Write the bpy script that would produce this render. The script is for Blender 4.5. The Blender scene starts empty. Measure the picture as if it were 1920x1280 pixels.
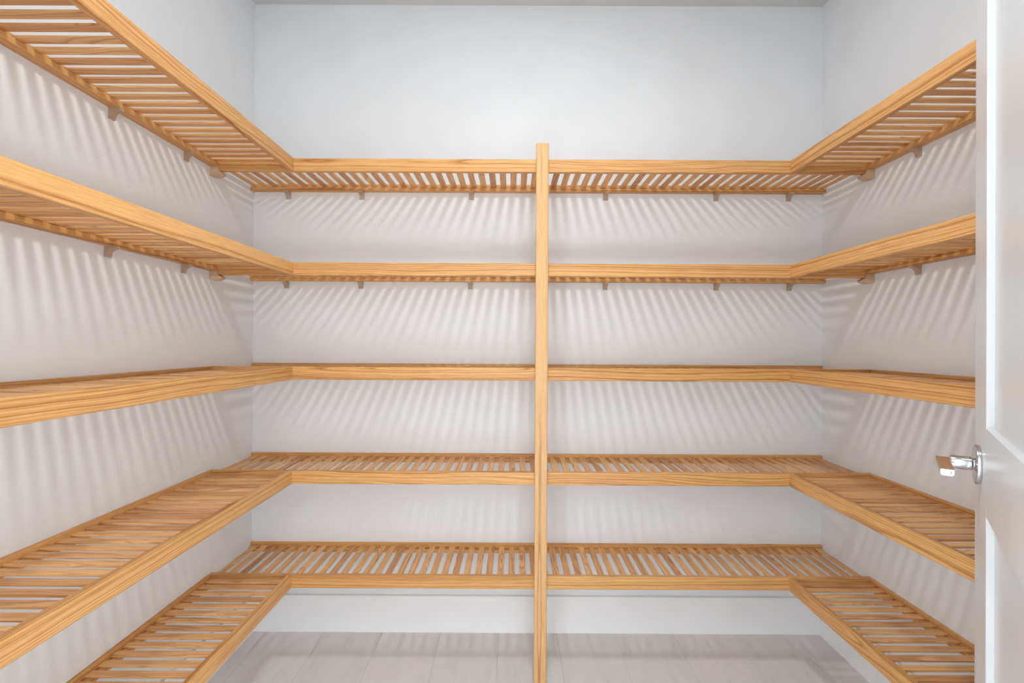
import bpy, bmesh, math, random
from mathutils import Matrix, Vector

random.seed(7)
C = bpy.context.scene.collection

# ------------------------------------------------------------------ measurements (metres)
LEFT, RIGHT, BACK, CEIL = -1.1061, 1.31526, 2.11207, 2.66438
FRONT = 0.30                      # inner face of the doorway wall
CAM_Z = 1.22577
DEPTH = 0.3048                    # shelf depth (12 inches)
FACE = BACK - DEPTH               # plane of the back shelves' front rails
RAIL_H, RAIL_T = 0.047, 0.018
LEVELS = [1.89565, 1.51535, 1.13492, 0.75494, 0.37565]    # top of the rails, top shelf first
POST_X = 0.1052
SLAT_W, SLAT_T = 0.0240, 0.0060
LIP_T, LEDGE_D, WALL_RAIL_H = 0.010, 0.020, 0.0325
LIP_DROP = 0.0115                  # slat top lies this far below the rail top
NEAR = 0.325                      # near end of the side shelves

# ------------------------------------------------------------------ camera
F_PX, YAW, PITCH, ROLL = 929.45, -0.00107, 0.00261, 0.00503
cam_data = bpy.data.cameras.new('camera')
cam = bpy.data.objects.new('camera', cam_data)
C.objects.link(cam)
cam_data.sensor_width = 36.0
cam_data.lens = F_PX / 1920 * 36.0
cam_data.clip_start = 0.02
cy, sy = math.cos(YAW), math.sin(YAW)
right0 = Vector((cy, -sy, 0)); fwd0 = Vector((sy, cy, 0)); up0 = Vector((0, 0, 1))
cp, sp = math.cos(PITCH), math.sin(PITCH)
up1 = cp * up0 - sp * fwd0; fwd = sp * up0 + cp * fwd0
cr, sr = math.cos(ROLL), math.sin(ROLL)
right = cr * right0 + sr * up1; up = cr * up1 - sr * right0
rot = Matrix((right, up, -fwd)).transposed()
cam.matrix_world = Matrix.Translation((0, 0, CAM_Z)) @ rot.to_4x4()
bpy.context.scene.camera = cam

# ------------------------------------------------------------------ light
world = bpy.data.worlds.new('world')
bpy.context.scene.world = world
world.use_nodes = True
bg = world.node_tree.nodes['Background']
bg.inputs['Color'].default_value = (0.915, 0.965, 1.0, 1)
bg.inputs['Strength'].default_value = 4.5

lamp = bpy.data.lights.new('ceiling_downlight', 'AREA')
lamp.shape = 'DISK'; lamp.size = 0.22
lamp.energy = 14.0
lamp.color = (0.98, 0.99, 1.0)
lamp_ob = bpy.data.objects.new('ceiling_downlight', lamp)
lamp_ob.location = (0.105, 0.92, CEIL - 0.004)
C.objects.link(lamp_ob)

vs = bpy.context.scene.view_settings
vs.view_transform = 'Standard'; vs.look = 'None'; vs.gamma = 1.0
vs.use_curve_mapping = False
vs.exposure = 0.0


# ------------------------------------------------------------------ materials
def new_mat(name):
    m = bpy.data.materials.new(name); m.use_nodes = True
    nt = m.node_tree
    return m, nt, nt.nodes['Principled BSDF']


def node(nt, kind, **kw):
    n = nt.nodes.new(kind)
    for k, v in kw.items():
        setattr(n, k, v)
    return n


def ramp(nt, stops, interp='LINEAR'):
    n = nt.nodes.new('ShaderNodeValToRGB')
    n.color_ramp.interpolation = interp
    el = n.color_ramp.elements
    while len(el) > len(stops):
        el.remove(el[-1])
    while len(el) < len(stops):
        el.new(0.5)
    for e, (p, c) in zip(el, stops):
        e.position = p
        e.color = c if len(c) == 4 else (*c, 1)
    return n


def paint(name, col, rough, bump=0.0, scale=300.0, mottle=0.02):
    m, nt, b = new_mat(name)
    tc = node(nt, 'ShaderNodeTexCoord')
    n1 = node(nt, 'ShaderNodeTexNoise'); n1.inputs['Scale'].default_value = 5; n1.inputs['Detail'].default_value = 4
    nt.links.new(tc.outputs['Object'], n1.inputs['Vector'])
    r = ramp(nt, [(0.3, tuple(c * (1 - mottle) for c in col)), (0.7, tuple(min(1, c * (1 + mottle)) for c in col))])
    nt.links.new(n1.outputs['Fac'], r.inputs['Fac'])
    nt.links.new(r.outputs['Color'], b.inputs['Base Color'])
    b.inputs['Roughness'].default_value = rough
    if bump:
        n2 = node(nt, 'ShaderNodeTexNoise'); n2.inputs['Scale'].default_value = scale; n2.inputs['Detail'].default_value = 2
        nt.links.new(tc.outputs['Object'], n2.inputs['Vector'])
        bp = node(nt, 'ShaderNodeBump'); bp.inputs['Strength'].default_value = bump; bp.inputs['Distance'].default_value = 0.002
        nt.links.new(n2.outputs['Fac'], bp.inputs['Height'])
        nt.links.new(bp.outputs['Normal'], b.inputs['Normal'])
    return m


def wood(name, light, dark, tint_a, tint_b, ring=0.0075, rough=0.42, spread=0.5, wave=1.5, lines=0.62):
    """Flat-sawn timber, grain along the object's local X; every object gets its own cut and tint."""
    m, nt, b = new_mat(name)
    L = nt.links.new
    tc = node(nt, 'ShaderNodeTexCoord')
    oi = node(nt, 'ShaderNodeObjectInfo')
    off = node(nt, 'ShaderNodeTexWhiteNoise', noise_dimensions='1D')
    L(oi.outputs['Random'], off.inputs['W'])
    sc = node(nt, 'ShaderNodeVectorMath', operation='MULTIPLY')
    L(off.outputs['Color'], sc.inputs[0]); sc.inputs[1].default_value = (37, 19, 23)
    # slow wander of the growth rings along the board
    st = node(nt, 'ShaderNodeVectorMath', operation='MULTIPLY')
    L(tc.outputs['Object'], st.inputs[0]); st.inputs[1].default_value = (wave, 7.0, 7.0)
    ad = node(nt, 'ShaderNodeVectorMath', operation='ADD')
    L(st.outputs[0], ad.inputs[0]); L(sc.outputs[0], ad.inputs[1])
    wn = node(nt, 'ShaderNodeTexNoise'); wn.inputs['Scale'].default_value = 1.0; wn.inputs['Detail'].default_value = 2.5
    wn.inputs['Roughness'].default_value = 0.45
    L(ad.outputs[0], wn.inputs['Vector'])
    # distance from a pith line that runs beside the board
    sep = node(nt, 'ShaderNodeSeparateXYZ'); L(tc.outputs['Object'], sep.inputs[0])
    seo = node(nt, 'ShaderNodeSeparateColor'); L(off.outputs['Color'], seo.inputs[0])

    def math_(op, a, bb=None):
        n = node(nt, 'ShaderNodeMath', operation=op)
        for i, v in enumerate((a, bb)):
            if v is None:
                continue
            if isinstance(v, (int, float)):
                n.inputs[i].default_value = v
            else:
                L(v, n.inputs[i])
        return n.outputs[0]
    py = math_('ADD', sep.outputs['Y'], math_('MULTIPLY', math_('SUBTRACT', seo.outputs[0], 0.5), 0.10))
    pz = math_('ADD', sep.outputs['Z'], math_('MULTIPLY', math_('SUBTRACT', seo.outputs[1], 0.5), 0.16))
    rr = math_('SQRT', math_('ADD', math_('MULTIPLY', py, py), math_('MULTIPLY', pz, pz)))
    wander = math_('ADD', math_('MULTIPLY', math_('POWER', off.outputs['Value'], 2.0), spread * 0.16), spread * 0.05)
    rr = math_('ADD', rr, math_('MULTIPLY', wn.outputs['Fac'], wander))
    q = math_('DIVIDE', rr, ring)
    # growth rings of uneven width
    rn = node(nt, 'ShaderNodeTexNoise', noise_dimensions='1D'); rn.inputs['Scale'].default_value = 0.55; rn.inputs['Detail'].default_value = 2
    L(math_('ADD', q, math_('MULTIPLY', off.outputs['Value'], 91.0)), rn.inputs['W'])
    q = math_('ADD', q, math_('MULTIPLY', rn.outputs['Fac'], 2.6))
    fr = math_('FRACT', q)
    rg = ramp(nt, [(0.0, (0.25,) * 3), (0.12, (1,) * 3), (0.24, (0.55,) * 3), (0.5, (0.12,) * 3), (0.85, (0.0,) * 3), (1.0, (0.25,) * 3)])
    L(fr, rg.inputs['Fac'])
    # fine pores and streaks
    st2 = node(nt, 'ShaderNodeVectorMath', operation='MULTIPLY')
    L(tc.outputs['Object'], st2.inputs[0]); st2.inputs[1].default_value = (14, 420, 420)
    ad2 = node(nt, 'ShaderNodeVectorMath', operation='ADD')
    L(st2.outputs[0], ad2.inputs[0]); L(sc.outputs[0], ad2.inputs[1])
    pn = node(nt, 'ShaderNodeTexNoise'); pn.inputs['Scale'].default_value = 1.0; pn.inputs['Detail'].default_value = 3
    L(ad2.outputs[0], pn.inputs['Vector'])
    pr = ramp(nt, [(0.36, (0,) * 3), (0.66, (1,) * 3)]); L(pn.outputs['Fac'], pr.inputs['Fac'])
    amt = math_('ADD', math_('MULTIPLY', rg.outputs['Color'], lines), math_('MULTIPLY', pr.outputs['Color'], 0.34))
    base = node(nt, 'ShaderNodeMix', data_type='RGBA')
    L(amt, base.inputs['Factor'])
    base.inputs['A'].default_value = (*light, 1); base.inputs['B'].default_value = (*dark, 1)
    # board-to-board tint
    tn = ramp(nt, [(0.0, tint_a), (0.5, (1, 1, 1)), (1.0, tint_b)])
    L(seo.outputs[2], tn.inputs['Fac'])
    mul = node(nt, 'ShaderNodeMix', data_type='RGBA', blend_type='MULTIPLY')
    mul.inputs['Factor'].default_value = 1.0
    L(base.outputs['Result'], mul.inputs['A']); L(tn.outputs['Color'], mul.inputs['B'])
    L(mul.outputs['Result'], b.inputs['Base Color'])
    b.inputs['Roughness'].default_value = rough
    b.inputs['Specular IOR Level'].default_value = 0.3
    bp = node(nt, 'ShaderNodeBump'); bp.inputs['Strength'].default_value = 0.12; bp.inputs['Distance'].default_value = 0.0006
    L(amt, bp.inputs['Height']); bp.invert = True
    L(bp.outputs['Normal'], b.inputs['Normal'])
    return m


M_WALL = paint('wall_paint', (0.80, 0.828, 0.85), 0.85, 0.06, 220)
M_CEIL = paint('ceiling_paint', (0.63, 0.645, 0.65), 0.9, 0.05, 200)
M_TRIM = paint('trim_paint', (0.90, 0.91, 0.92), 0.42, 0.0)
M_DOOR = paint('door_paint', (0.67, 0.685, 0.695), 0.30, 0.03, 90, 0.008)
M_RAIL = wood('honey_oak_rail', (0.755, 0.425, 0.165), (0.39, 0.155, 0.038), (1.06, 1.06, 1.04), (0.92, 0.87, 0.78), 0.0080, spread=0.40, wave=1.3, lines=0.78)
M_SLAT = wood('honey_oak_slat', (0.86, 0.495, 0.215), (0.45, 0.195, 0.062), (1.08, 1.12, 1.14), (0.80, 0.70, 0.64), 0.0062, spread=0.42, wave=3.0, lines=0.68)
M_POST = wood('pale_oak_post', (0.74, 0.46, 0.215), (0.40, 0.19, 0.060), (1, 1, 1), (1, 1, 1), 0.0058, spread=0.16, wave=0.9, lines=0.7)

M_CUP = paint('tan_plastic', (0.60, 0.42, 0.275), 0.45, 0.0)
M_CLIP = paint('taupe_plastic', (0.46, 0.335, 0.235), 0.45, 0.0)

m, nt, b = new_mat('chrome')
b.inputs['Base Color'].default_value = (0.62, 0.63, 0.65, 1)
b.inputs['Metallic'].default_value = 1.0
b.inputs['Roughness'].default_value = 0.16
M_CHROME = m

# pale grey floor planks with faint wandering grain lines along local Y
m, nt, b = new_mat('grey_plank')
tc = node(nt, 'ShaderNodeTexCoord'); oi = node(nt, 'ShaderNodeObjectInfo')
wh = node(nt, 'ShaderNodeTexWhiteNoise', noise_dimensions='1D'); nt.links.new(oi.outputs['Random'], wh.inputs['W'])
sc = node(nt, 'ShaderNodeVectorMath', operation='MULTIPLY'); nt.links.new(wh.outputs['Color'], sc.inputs[0]); sc.inputs[1].default_value = (31, 17, 11)
st = node(nt, 'ShaderNodeVectorMath', operation='MULTIPLY'); nt.links.new(tc.outputs['Object'], st.inputs[0]); st.inputs[1].default_value = (9, 2.2, 1)
ad = node(nt, 'ShaderNodeVectorMath', operation='ADD'); nt.links.new(st.outputs[0], ad.inputs[0]); nt.links.new(sc.outputs[0], ad.inputs[1])
n1 = node(nt, 'ShaderNodeTexNoise'); n1.inputs['Scale'].default_value = 1.0; n1.inputs['Detail'].default_value = 3; nt.links.new(ad.outputs[0], n1.inputs['Vector'])
cr1 = node(nt, 'ShaderNodeMath', operation='MULTIPLY'); nt.links.new(n1.outputs['Fac'], cr1.inputs[0]); cr1.inputs[1].default_value = 4.5
fr1 = node(nt, 'ShaderNodeMath', operation='FRACT'); nt.links.new(cr1.outputs[0], fr1.inputs[0])
rl = ramp(nt, [(0.0, (0.62, 0.605, 0.60)), (0.03, (0.70, 0.685, 0.68)), (0.5, (0.74, 0.725, 0.72)), (1.0, (0.70, 0.685, 0.68))])
nt.links.new(fr1.outputs[0], rl.inputs['Fac'])
tn = ramp(nt, [(0.0, (0.95, 0.96, 0.955)), (1.0, (1.05, 1.03, 1.035))]); nt.links.new(oi.outputs['Random'], tn.inputs['Fac'])
mx = node(nt, 'ShaderNodeMix', data_type='RGBA', blend_type='MULTIPLY'); mx.inputs['Factor'].default_value = 1
nt.links.new(rl.outputs['Color'], mx.inputs['A']); nt.links.new(tn.outputs['Color'], mx.inputs['B'])
nt.links.new(mx.outputs['Result'], b.inputs['Base Color'])
b.inputs['Roughness'].default_value = 0.5
M_FLOOR = m
M_GROOVE = paint('floor_groove', (0.58, 0.57, 0.565), 0.9)


# ------------------------------------------------------------------ mesh helpers
def mesh_from_bm(name, bm, mat, smooth=False):
    bmesh.ops.recalc_face_normals(bm, faces=bm.faces)
    me = bpy.data.meshes.new(name)
    bm.to_mesh(me); bm.free()
    me.materials.append(mat)
    if smooth:
        for p in me.polygons:
            p.use_smooth = True
    return me


def box_bm(x0, x1, y0, y1, z0, z1, bev=0.0, bm=None):
    own = bmesh.new()
    bmesh.ops.create_cube(own, size=1.0)
    for v in own.verts:
        v.co = Vector(((x0 + x1) / 2 + v.co.x * (x1 - x0), (y0 + y1) / 2 + v.co.y * (y1 - y0), (z0 + z1) / 2 + v.co.z * (z1 - z0)))
    if bev:
        bmesh.ops.bevel(own, geom=list(own.edges), offset=bev, segments=1, affect='EDGES', profile=0.5)
    if bm is None:
        return own
    tmp = bpy.data.meshes.new('tmp'); own.to_mesh(tmp); own.free(); bm.from_mesh(tmp); bpy.data.meshes.remove(tmp)
    return bm


def extrude_bm(profile, axis, a, b_, bm=None):
    """Closed 2-D outline swept along an axis. axis 'x': outline is (y, z); axis 'y': outline is (x, z)."""
    bm = bm or bmesh.new()
    rings = []
    for t in (a, b_):
        rings.append([bm.verts.new((t, p, q) if axis == 'x' else (p, t, q)) for p, q in profile])
    n = len(profile)
    for i in range(n):
        j = (i + 1) % n
        bm.faces.new((rings[0][i], rings[0][j], rings[1][j], rings[1][i]))
    bm.faces.new(rings[0]); bm.faces.new(list(reversed(rings[1])))
    return bm


def lathe_bm(profile, seg=40, bm=None):
    """Outline of (radius, height) turned about local Z."""
    bm = bm or bmesh.new()
    rings = []
    for r, h in profile:
        if r < 1e-6:
            rings.append([bm.verts.new((0, 0, h))])
        else:
            rings.append([bm.verts.new((r * math.cos(2 * math.pi * k / seg), r * math.sin(2 * math.pi * k / seg), h)) for k in range(seg)])
    for A, B in zip(rings, rings[1:]):
        for k in range(seg):
            l = (k + 1) % seg
            if len(A) == 1:
                bm.faces.new((A[0], B[k], B[l]))
            elif len(B) == 1:
                bm.faces.new((A[k], A[l], B[0]))
            else:
                bm.faces.new((A[k], A[l], B[l], B[k]))
    return bm


def link(name, me, parent=None, loc=(0, 0, 0), rz=0.0, mw=None):
    o = bpy.data.objects.new(name, me)
    C.objects.link(o)
    if parent:
        o.parent = parent
    if mw is not None:
        o.matrix_local = mw
    else:
        o.location = loc; o.rotation_euler = (0, 0, rz)
    return o


def tag(o, label=None, cat=None, group=None, kind=None):
    for k, v in (('label', label), ('category', cat), ('group', group), ('kind', kind)):
        if v:
            o[k] = v
    return o


def thing(name, label, cat, loc, rz=0.0, group=None):
    o = bpy.data.objects.new(name, None)
    o.empty_display_size = 0.05
    C.objects.link(o)
    o.location = loc; o.rotation_euler = (0, 0, rz)
    return tag(o, label, cat, group)


def struct(name, bm, mat, label=None):
    o = link(name, mesh_from_bm(name, bm, mat))
    return tag(o, label, None, None, 'structure')


# ------------------------------------------------------------------ the room
W = 0.10
JAMB_L, JAMB_R, HEAD = -0.50, 0.415, 2.06
FR0 = FRONT - 0.115
struct('wall_back', box_bm(LEFT - W, RIGHT + W, BACK, BACK + W, 0, CEIL), M_WALL, 'white painted back wall behind the straight shelves')
struct('wall_left', box_bm(LEFT - W, LEFT, FR0, BACK, 0, CEIL), M_WALL, 'white painted left wall with slat shadows')
struct('wall_right', box_bm(RIGHT, RIGHT + W, FR0, BACK, 0, CEIL), M_WALL, 'white painted right wall behind the open door')
fw = box_bm(LEFT, JAMB_L, FR0, FRONT, 0, CEIL)
box_bm(JAMB_R, RIGHT, FR0, FRONT, 0, CEIL, bm=fw)
box_bm(JAMB_L, JAMB_R, FR0, FRONT, HEAD, CEIL, bm=fw)
struct('wall_front', fw, M_WALL, 'white wall around the doorway the camera looks through')
struct('ceiling', box_bm(LEFT - W, RIGHT + W, FR0, BACK + W, CEIL, CEIL + W), M_CEIL, 'plain white ceiling')

floor = struct('floor', box_bm(LEFT - W, RIGHT + W, -0.7, BACK + W, -0.03, -0.0012), M_GROOVE, 'pale grey wood plank floor')
PW = 0.2456
x = 0.1933 - PW * 6
edges = []
while x < RIGHT + 0.05:
    edges.append(x); x += PW
for i, x0 in enumerate(edges):
    a, c = max(x0, LEFT), min(x0 + PW, RIGHT)
    if c - a < 0.02:
        continue
    cut = 0.15 + (0.37 * i) % 0.9
    for y0, y1 in ((-0.7, cut), (cut, BACK)):
        bm = box_bm(-(c - a) / 2 + 0.0006, (c - a) / 2 - 0.0006, -(y1 - y0) / 2 + 0.0006, (y1 - y0) / 2 - 0.0006, -0.004, 0.0, 0.0006)
        link('plank', mesh_from_bm('plank', bm, M_FLOOR), floor, ((a + c) / 2, (y0 + y1) / 2, 0))

BB_H, BB_T = 0.154, 0.014
prof = [(0, 0), (0, BB_H), (-BB_T + 0.002, BB_H), (-BB_T, BB_H - 0.002), (-BB_T, 0)]
struct('baseboard_back', extrude_bm([(BACK + p, q) for p, q in prof], 'x', LEFT, RIGHT), M_TRIM, 'white baseboard along the back wall')
struct('baseboard_left', extrude_bm([(LEFT - p, q) for p, q in prof], 'y', FRONT, BACK - BB_T), M_TRIM, 'white baseboard along the left wall')
struct('baseboard_right', extrude_bm([(RIGHT + p, q) for p, q in prof], 'y', FRONT, BACK - BB_T), M_TRIM, 'white baseboard along the right wall')

# ------------------------------------------------------------------ shelves
# local frame of a shelf: x along the wall, wall plane at y = 0, room side at y = -DEPTH, z = 0 at the rails' underside
SLAT_LEN = DEPTH - LIP_T - RAIL_T + 0.0015
slat_me = mesh_from_bm('slat', box_bm(-SLAT_LEN / 2, SLAT_LEN / 2, -SLAT_W / 2, SLAT_W / 2, -SLAT_T / 2, SLAT_T / 2, 0.0012), M_SLAT)
SLAT_Y = -LIP_T - SLAT_LEN / 2
SLAT_Z = RAIL_H - LIP_DROP - SLAT_T / 2
_rails = {}


def rail_meshes(length):
    key = round(length, 4)
    if key not in _rails:
        f = box_bm(-length / 2, length / 2, -RAIL_T / 2, RAIL_T / 2, -RAIL_H / 2, RAIL_H / 2, 0.0014)
        t = RAIL_H
        bt = RAIL_H - WALL_RAIL_H
        lt = RAIL_H - LIP_DROP - SLAT_T
        e = 0.001
        w = [(0, bt), (0, t), (-LIP_T + e, t), (-LIP_T, t - e), (-LIP_T, lt), (-LIP_T - LEDGE_D + e, lt), (-LIP_T - LEDGE_D, lt - e),
             (-LIP_T - LEDGE_D, bt + e), (-LIP_T - LEDGE_D + e, bt)]
        mid = (t + bt) / 2
        w = extrude_bm([(p + 0.013, q - mid) for p, q in w], 'x', -length / 2, length / 2)
        _rails[key] = (mesh_from_bm('front_rail', f, M_RAIL), mesh_from_bm('wall_rail', w, M_RAIL), mid)
    return _rails[key]


def shelf(label, loc, rz, length, slat_xs):
    t = thing('slatted_shelf', label, 'shelf', loc, rz, 'slatted wall shelves')
    f, w, mid = rail_meshes(length)
    link('front_rail', f, t, (0, -DEPTH + RAIL_T / 2, RAIL_H / 2))
    link('wall_rail', w, t, (0, -0.013, mid))
    for xs in slat_xs:
        s = link('slat', slat_me, t, (xs, SLAT_Y, SLAT_Z + random.uniform(-0.0003, 0.0003)), math.pi / 2 + random.uniform(-0.002, 0.002))
        if random.random() < 0.5:
            s.rotation_euler.z += math.pi
    return t


ORD = ['topmost', 'second from the top', 'middle one', 'second from the bottom', 'lowest']
PITCH_S = 0.04172
for i, z in enumerate(LEVELS):
    zb = z - RAIL_H
    lenL, lenR = POST_X - LEFT, RIGHT - POST_X
    g = 0.0006
    n = 29
    for nm, x0, ln in (('left of the post', LEFT, lenL), ('right of the post', POST_X, lenR)):
        p = ln / n
        shelf('honey oak slatted shelf, %s on the back wall, %s' % (ORD[i], nm), (x0 + ln / 2, BACK, zb), 0, ln - g, [-ln / 2 + p * (k + 0.5) for k in range(n)])
    ln = FACE - NEAR - 0.0005
    ns = int((ln - 0.02) / PITCH_S)
    offs = [0.0195 + PITCH_S * k for k in range(ns)]
    yc = (FACE - 0.0005 + NEAR) / 2
    shelf('honey oak slatted shelf, %s on the left wall' % ORD[i], (LEFT, yc, zb), math.pi / 2, ln, [ln / 2 - o for o in offs])
    shelf('honey oak slatted shelf, %s on the right wall, behind the door' % ORD[i], (RIGHT, yc, zb), -math.pi / 2, ln, [-(ln / 2 - o) for o in offs])

# ------------------------------------------------------------------ the post
POST_W, POST_T, POST_H = 0.0455, 0.019, 1.9478
t = link('support_post', mesh_from_bm('support_post', box_bm(-POST_H / 2, POST_H / 2, -POST_W / 2, POST_W / 2, -POST_T / 2, POST_T / 2, 0.0016), M_POST))
t.rotation_euler = (math.radians(90), math.radians(-90), 0)
t.location = (POST_X, FACE - POST_T / 2, POST_H / 2)
tag(t, 'tall pale oak upright post on the floor in front of the back shelves', 'post')

# ------------------------------------------------------------------ small wall brackets under the wall rails
# profile in (distance from wall, height): tall at the wall, hollow quarter curve under the arm
def bracket_mesh():
    arm, tall, th = 0.029, 0.030, 0.007
    pr = [(0, 0), (arm, 0), (arm, -0.005)]
    for k in range(7):
        a = math.radians(90 * k / 6)
        pr.append((th + (arm - th - 0.003) * (1 - math.sin(a)), -0.007 - 0.017 * (1 - math.cos(a))))
    pr += [(th, -tall + 0.004), (th - 0.002, -tall), (0, -tall)]
    bm = extrude_bm([(-p, q) for p, q in pr], 'x', -0.0095, 0.0095)
    return mesh_from_bm('shelf_bracket', bm, M_CLIP)


br_me = bracket_mesh()
RB = RAIL_H - WALL_RAIL_H       # wall rail underside above the front rails' underside


def bracket(label, loc, rz):
    o = link('shelf_bracket', br_me, None, loc, rz)
    tag(o, label, 'bracket', 'brackets under the wall rails')


spots_back = [(-0.9564, -0.6438, -0.1774, 0.3929, 0.8611, 1.1709), (-0.9631, -0.6462, -0.1799, 0.3924, 0.8649, 1.1750)]
spots_left = [(1.6696, 1.3586), (1.6599, 1.3477)]
where = ['leftmost by the corner', 'second from left', 'last left of the post', 'first right of the post', 'second right of the post', 'rightmost by the corner']
for i in range(2):
    z = LEVELS[i] - WALL_RAIL_H
    for k, xx in enumerate(spots_back[i]):
        bracket('taupe plastic bracket under the %s back shelf, %s' % (('top', 'second')[i], where[k]), (xx, BACK, z), 0)
    for k, yy in enumerate(spots_left[i]):
        bracket('taupe plastic bracket under the %s left shelf, %s' % (('top', 'second')[i], ('beside the end bracket', 'nearer the viewer')[k]), (LEFT, yy, z), math.pi / 2)
    bracket('taupe plastic bracket under the %s right shelf, beside the door' % ('top', 'second')[i], (RIGHT, 1.605, z), -math.pi / 2)


# cups that hold the ends of the back shelves' front rails at the side walls
def cup_mesh(side):
    out = [(0, 0), (0.030, 0), (0.0305, -0.009), (0.033, -0.015), (0.038, -0.0185), (0.0445, -0.020), (0.046, -0.0235), (0.043, -0.0285), (0.034, -0.0315), (0.026, -0.0345), (0.006, -0.0335), (0, -0.031)]
    out = [(side * p, q) for p, q in out]
    bm = extrude_bm(out, 'y', -0.0052, -0.0006)                       # front plate
    extrude_bm(out, 'y', RAIL_T + 0.0006, RAIL_T + 0.0052, bm)        # rear plate
    low = RAIL_H - WALL_RAIL_H                                        # rail underside below the cup's top
    base = [(0, -low - 0.0005), (0.040, -low - 0.0065), (0.044, -0.024), (0.034, -0.0315), (0.026, -0.0345), (0.006, -0.0335), (0, -0.031)]
    extrude_bm([(side * p, q) for p, q in base], 'y', -0.0006, RAIL_T + 0.0006, bm)
    return mesh_from_bm('rail_end_bracket', bm, M_CUP)


for side, xx, nm in ((1, LEFT, 'left'), (-1, RIGHT, 'right')):
    me = cup_mesh(side)
    for i in range(2):
        o = link('rail_end_bracket', me, None, (xx, FACE, LEVELS[i] - WALL_RAIL_H - 0.0005))
        tag(o, 'light brown plastic cup on the %s wall holding the %s back shelf front rail' % (nm, ('top', 'second')[i]), 'bracket', 'end brackets of the back shelves')

# ------------------------------------------------------------------ the open door
EX, EY = 0.858, 0.920
ANG = math.radians(37.76)
dx, dy = math.sin(ANG), math.cos(ANG)
DW, DT, DH, GAP = 0.74, 0.035, 2.03, 0.010
# local frame: +x from the latch edge towards the hinges, +y into the room side the photo looks at, z up
basis = Matrix(((-dx, -dy, 0, EX), (-dy, dx, 0, EY), (0, 0, 1, GAP), (0, 0, 0, 1)))
door = bpy.data.objects.new('door_1', None)
C.objects.link(door)
door.empty_display_size = 0.1
door.matrix_world = basis
tag(door, 'white painted two-panel door standing open at the right', None, None, 'structure')
ST, REC = 0.144, 0.010
RAILS = [(0, 0.19), (0.947 - GAP, 1.0903 - GAP), (DH - ST, DH)]


def dpart(name, bm, mat=None, parent=None, smooth=False):
    return link(name, mesh_from_bm(name, bm, mat or M_DOOR, smooth), parent or door)


for a, c in ((0, ST), (DW - ST, DW)):
    dpart('stile', box_bm(a, c, -DT, 0, 0, DH, 0.0008))
for a, c in RAILS:
    dpart('cross_rail', box_bm(ST, DW - ST, -DT, 0, a, c, 0.0004))
for a, c in ((RAILS[0][1], RAILS[1][0]), (RAILS[1][1], RAILS[2][0])):
    dpart('recessed_panel', box_bm(ST, DW - ST, -DT + REC, -REC, a, c))

hz = 1.018 - GAP
ho = link('door_handle', mesh_from_bm('rose', lathe_bm([(0, 0), (0.0335, 0), (0.034, 0.001), (0.034, 0.0062), (0.0325, 0.0078), (0.0125, 0.0082), (0, 0.0082)], 64), M_CHROME), door)
ho.matrix_local = Matrix(((1, 0, 0, 0.070), (0, 0, 1, 0), (0, -1, 0, hz), (0, 0, 0, 1)))     # local z = out of the door
tag(ho, 'polished chrome lever handle on a round rose')
for p in ho.data.polygons:
    p.use_smooth = len(p.vertices) == 4 and abs(p.normal.z) < 0.5
# neck, turned, with a collar next to the rose
nk = link('neck', mesh_from_bm('neck', lathe_bm([(0.0095, 0.0080), (0.0095, 0.0105), (0.0112, 0.0108), (0.0115, 0.0115), (0.0115, 0.0380), (0.0105, 0.0400), (0.0, 0.0400)], 48), M_CHROME), ho)
for p in nk.data.polygons:
    p.use_smooth = abs(p.normal.z) < 0.5
# lever: bar along local x, local y is downwards here (local z out of the door)
bm = bmesh.new()
lx0, lx1, top, th, m0, m1 = -0.011, 0.107, -0.0055, 0.0115, 0.0395, 0.0590
sec = []
r = 0.0045
for cxm, cyv, a0 in ((m1 - r * 0.3, top + r * 0.3, -90), (m1 - r, top + th - r, 0), (m0 + r, top + th - r, 90), (m0 + r * 0.3, top + r * 0.3, 180)):
    rr = r if cyv > top + 0.003 else r * 0.3
    for k in range(5):
        a = math.radians(a0 + 90 * k / 4)
        sec.append((cxm + rr * math.cos(a), cyv + rr * math.sin(a)))
cm, cv = (m0 + m1) / 2, top + th / 2
rings = []
for xx, s_ in ((lx0, 0.93), (lx0 + 0.0008, 1.0), (lx1 - 0.0012, 1.0), (lx1, 0.90), (lx1, 0.52), (lx1 - 0.0015, 0.44)):
    rings.append([bm.verts.new((xx, cv + (q - cv) * s_, cm + (p - cm) * s_)) for p, q in sec])
for A, B in zip(rings, rings[1:]):
    for k in range(len(sec)):
        l = (k + 1) % len(sec)
        bm.faces.new((A[k], A[l], B[l], B[k]))
bm.faces.new(rings[0]); bm.faces.new(list(reversed(rings[-1])))
link('lever', mesh_from_bm('lever', bm, M_CHROME), ho)
# grub screw on the neck, facing the hinge side
sc_ = link('set_screw', mesh_from_bm('set_screw', lathe_bm([(0, 0.0), (0.0012, 0.0), (0.0014, 0.0008), (0.0026, 0.0010), (0.0026, 0), (0.0026, -0.001), (0, -0.001)], 20), M_CHROME), ho)
sc_.matrix_local = Matrix.Translation((0.0112, 0.0022, 0.0170)) @ Matrix.Rotation(math.radians(90), 4, 'Y')

bpy.context.view_layer.update()
